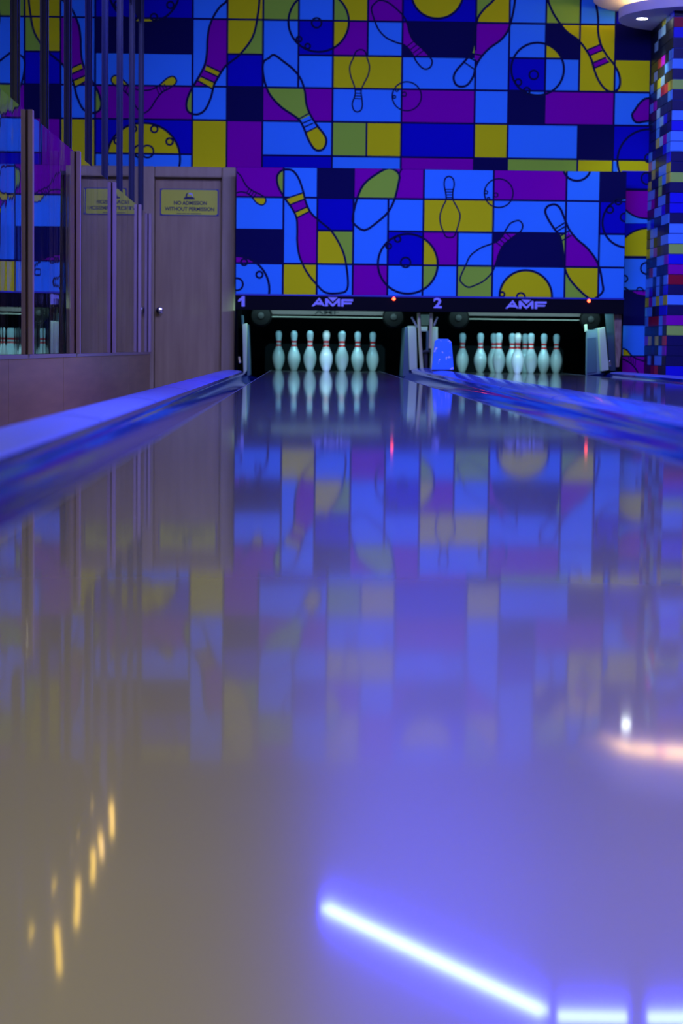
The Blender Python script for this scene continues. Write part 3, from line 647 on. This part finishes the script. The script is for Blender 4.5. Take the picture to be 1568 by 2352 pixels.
# ================================================================== left wall: wainscot, glass screen with wooden posts, upper glazing
ZW = .165
b = MB(); seams = [9.73, 11.92, 14.12, 16.3, 18.5]; ys = [-3, -1, 1.2, 3.3, 5.4, 7.56]+seams
for k in range(len(ys)-1):
    b.box(XL-.06, XL, ys[k]+.006, ys[k+1]-.006, -.34, ZW-.02, wains)
b.box(XL-.14, XL-.012, -3, 18.64, -.34, ZW-.03, channel_wood)
b.box(XL-.14, XL+.004, -3, 18.5, ZW-.02, ZW, mat('sill_wood', (.42, .33, .30), .35))
tag(b.build('wall_left'), kind='structure')
ZG = 1.39
scr = empty('glass_screen', (XL-.03, 14, ZW), 'low glass screen with square-cut wooden posts on the left wainscot', 'glass screen')
pys = [4.0, 6.13, 8.27, 10.42, 12.58, 14.91, 17.18, 18.30]
def scr_post(y, w):
    b = MB(); x0 = -.006
    d = .03
    b.box(x0, x0+w*.36, y-14-d, y-14+d, 0, ZG-ZW, post_wood); b.box(x0+w*.36, x0+w*.62, y-14-d+.008, y-14+d-.008, 0, ZG-ZW, channel_wood); b.box(x0+w*.62, x0+w, y-14-d, y-14+d, 0, ZG-ZW, post_wood)
    b.build('post', scr, bevel=.002)
for y in pys: scr_post(y, .062)
for k in range(len(pys)-1):
    b = MB(); b.box(.021, .027, pys[k]-14+.028, pys[k+1]-14-.028, .002, ZG-ZW-.01, glass_low); b.build('glass_panel', scr)
# upper glazing standing behind the screen
XG = XL-.075
win = empty('window_1', (XG, 12, ZW), kind='structure')
mys = [4.4, 5.6, 6.8, 8.0, 9.2, 10.5, 11.65, 12.78, 13.98, 15.1, 16.28, 17.4, 18.35]
for y in mys:
    b = MB(); b.box(-.03, .015, y-12-.03, y-12+.03, 0, ZC-ZW, mull); b.box(.015, .024, y-12-.012, y-12+.012, 0, ZC-ZW, mull); b.build('mullion', win, bevel=.003)
b = MB(); b.box(-.006, .0, 4.4-12, 18.6-12, 0, 3.05-ZW, glass_up); b.build('pane', win)
b = MB(); b.box(-.04, -.001, 4.4-12, 18.6-12, 3.05-ZW, ZC-ZW, mat('added_matte_board', (.03, .03, .05), .7, spec=.1)); b.build('added_header', win)  # unseen board, added so the amber lamps don't mirror in the glass
b = MB(); b.box(-.04, .03, 4.4-12, 18.6-12, -.02, .0, mull); b.build('sill', win)
b = MB(); b.box(-3.2, -3.1, -3, 18.7, -.34, ZC, mat('back_room_wall', (.01, .012, .03), .7)); tag(b.build('wall_beyond'), kind='structure')

# amber lamps clipped along the glazing
amber = mat('amber_lamp', (1, .6, .2), .4, emit=(1, .62, .06), strength=4)
for k, (y, ln_, tilt, lab) in enumerate(((15.0, .24, .03, 'farthest amber tube lamp high on the glazed wall'), (14.2, .17, .06, 'second farthest amber tube lamp high on the glazed wall'), (13.65, .2, -.02, 'middle amber tube lamp high on the glazed wall, slim'),
        (12.7, .26, -.05, 'fourth amber tube lamp high on the glazed wall'), (11.7, .3, .07, 'nearest and longest amber tube lamp on the glazed wall'))):
    t = empty('wall_lamp', (XG+.06, y, 3.3), lab, 'wall lamp', 'amber tube lamps high on the left glazing')
    b = MB(); b.tube((.012, -tilt, -ln_/2), (.012, tilt, ln_/2), .018, amber); b.build('tube', t, True)
    b = MB(); b.box(-.06, .004, -.02, .02, -.03, .03, mull); b.build('bracket', t)

# ================================================================== tiled column and ceiling disc
YF = 17.54; CX0, CX1 = BX1, BX1+.78
colm = empty('tiled_column', ((CX0+CX1)/2, (YF+DW)/2, -.34), 'square column clad in blue, yellow and red mosaic tiles at the right', 'column')
cb = colm.location
bx('core', colm, CX0+.006, CX1-.006, YF+.006, DW-.002, -.34, ZC-.002, mat('grout_blue', (.02, .06, .5), .5), 0, tuple(cb))
TP = dict(n=mat('tile_navy', (.012, .012, .10), .38, spec=.3), k=mat('tile_black', (.010, .016, .03), .38, spec=.3), b=mat('tile_blue', (.01, .01, .75), .38, spec=.3), l=mat('tile_sky', (.12, .42, .95), .38, spec=.3),
          g=mat('tile_green', (.50, .85, .10), .38, spec=.3), m=mat('tile_magenta', (.38, 0, .42), .38, spec=.3), r=mat('tile_maroon', (.45, .005, .03), .38, spec=.3), y=mat('tile_yellow', (.75, .70, .03), .38, spec=.3), c=mat('tile_cyan', (.35, .62, .75), .38, spec=.3), s=mat('tile_red', (.85, .05, .05), .38, spec=.3))
front = 'krbnnlngnnlbllnngnbbnllgbmrnlnmgnnnb'
zt = at(1555, 38.5, YF).z; pitch = (zt-at(1555, 864, YF).z)/35
b = MB(); tw = .18
for rI in range(-6, 40):
    z1 = zt-(rI-1)*pitch; z0 = z1-pitch
    if z0 < -.34 or z1 > ZC+.02: continue
    z1 = min(z1, ZC-.003)
    for cI in range(5):
        x0 = CX0+cI*tw; x1 = min(x0+tw, CX1)
        ch = front[rI] if (cI == 0 and 0 <= rI < len(front)) else random.choice('nnnnbbllgmryk')
        if x1-x0 > .02: b.box(x0+.002-cb.x, x1-.003-cb.x, YF-.004-cb.y, YF+.008-cb.y, z0+.003+.34, z1-.003+.34, TP[ch])
b.build('front_tiles', colm)
side = '''kkkycb kkcckk kckkkn kkkkkk kksmkl kckkll lkyckk nkcrsy lmkkkl kkckkk knlcbk kklkkn nkycml lnkkbl mlknnb kyklly ykkgly llkgkn lmkllk
 nnllbn lbnnll kllnnk nlknll ylmknn knnllm krlnnn llnlnl lbnlnb ymlyly llknbb lrrrlm kkkklk mykyks kknklm klkllk kkrskk kkkkkk nklklk'''.split()
b = MB(); nC = 6; sw = (DW-YF)/nC
for rI in range(-6, 42):
    z1 = zt-(rI-1)*pitch; z0 = z1-pitch
    if z0 < -.34 or z1 > ZC+.02: continue
    z1 = min(z1, ZC-.003); rowc = side[rI] if 0 <= rI < len(side) else 'kknkkn'
    for cI in range(nC):
        y1 = DW-cI*sw-.002; y0 = y1-sw+.004
        b.box(CX0-.004-cb.x, CX0+.008-cb.x, y0-cb.y, y1-cb.y, z0+.003+.34, z1-.003+.34, TP[rowc[cI]])
b.build('side_tiles', colm)

DCX, DCY = 3.42, 17.98
zd = at(1422, 42, DCY).z; zf = at(1425, 20, 17.9).z
RD = DCX-at(1422, 42, DCY).x
dc = empty('ceiling_canopy', (DCX, DCY, zd), 'white round stepped ceiling canopy with warm glow around the tiled column', 'ceiling canopy')
def disc_part(name, r, z0, z1, m, inner=None, yb=DW-.004):
    b = MB(); n = 72; outer = []
    for k in range(n):
        a = 2*math.pi*k/n; x = r*math.cos(a); y = r*math.sin(a); y = min(y, yb-DCY); outer.append((x, y))
    N0 = len(b.v); mi = b.m(m)
    ring = [(x, y) for x, y in outer]
    b.v += [(x, y, z0) for x, y in ring] + [(x, y, z1) for x, y in ring]
    b.f.append(tuple(range(n-1, -1, -1))); b.f.append(tuple(range(n, 2*n))); b.mi += [mi, mi]
    for k in range(n):
        j = (k+1) % n; b.f.append((k, j, n+j, n+k)); b.mi.append(mi)
    return b.build(name, dc)
disc_part('lower_disc', RD, 0, .085, plaster)
disc_part('core', RD-.22, .085, .17, plaster)
disc_part('upper_ring', RD+.22, .17, .30, plaster)
disc_part('top_drum', RD+.05, .30, ZC-zd-.002, plaster)
b = MB(); rr = RD-.16
warm = mat('cove_lamp', (1, .8, .6), .4, emit=(1, .62, .26), strength=15)
for k in range(72):
    a0, a1 = 2*math.pi*k/72, 2*math.pi*(k+1)/72
    p0 = (rr*math.cos(a0), rr*math.sin(a0)); p1 = (rr*math.cos(a1), rr*math.sin(a1))
    if max(p0[1], p1[1]) < DW-DCY-.02: b.tube((*p0, .115), (*p1, .115), .014, warm, 8)
b.build('cove_lamp', dc)
p = at(1474, 42, 17.98); dlx, dly = 2.91*DCY/17.46, 18.02
d = ray(1474, 42); tt = (zd-CH)/d.z; hp = EYE+d*tt
b = MB(); b.lathe([(.045, 0), (.045, -.004), (.058, -.006), (.060, -.002), (.060, 0)], (hp.x-DCX, hp.y-DCY, 0), 'z', 28, material=plaster); b.build('downlight_rim', dc)
b = MB(); b.lathe([(.001, -.006), (.044, -.006), (.044, -.002), (.001, -.002)], (hp.x-DCX, hp.y-DCY, 0), 'z', 28, material=mat('downlight_glow', (1, 1, 1), .4, emit=(.9, 1, .95), strength=30)); b.build('downlight_lens', dc)
spot('downlight_beam', (hp.x, hp.y, zd-.02), (hp.x+.1, hp.y+.02, 0), 22, (.85, 1, .95), 80)

# ================================================================== ceiling light strips (only seen mirrored in the lane)
ledm = mat('led_diffuser', (.8, .9, 1), .4, emit=(.030, .043, 1.0), strength=245)
def strip(a, c, label):
    a, c = Vector(a), Vector(c); mid = (a+c)/2; ang = math.atan2(c.y-a.y, c.x-a.x); ln_ = (c-a).length
    t = empty('strip_light', (mid.x, mid.y, ZC), label, 'strip light', 'bluish white strip lights on the ceiling'); t.rotation_euler = (0, 0, ang)
    b = MB(); b.box(-ln_/2, ln_/2, -.05, .05, -.03, 0, plaster); b.build('housing', t)
    b = MB(); b.box(-ln_/2+.01, ln_/2-.01, -.042, .042, -.045, -.03, ledm); b.build('diffuser', t)
strip((.16, 13.6, 0), (1.40, 11.42, 0), 'diagonal strip light mirrored as the bright slanting streak in the lane')
strip((1.46, 11.35, 0), (1.87, 11.33, 0), 'short strip light mirrored at the bottom edge, left of the last one')
strip((1.97, 11.33, 0), (2.9, 11.33, 0), 'strip light mirrored at the bottom right corner')
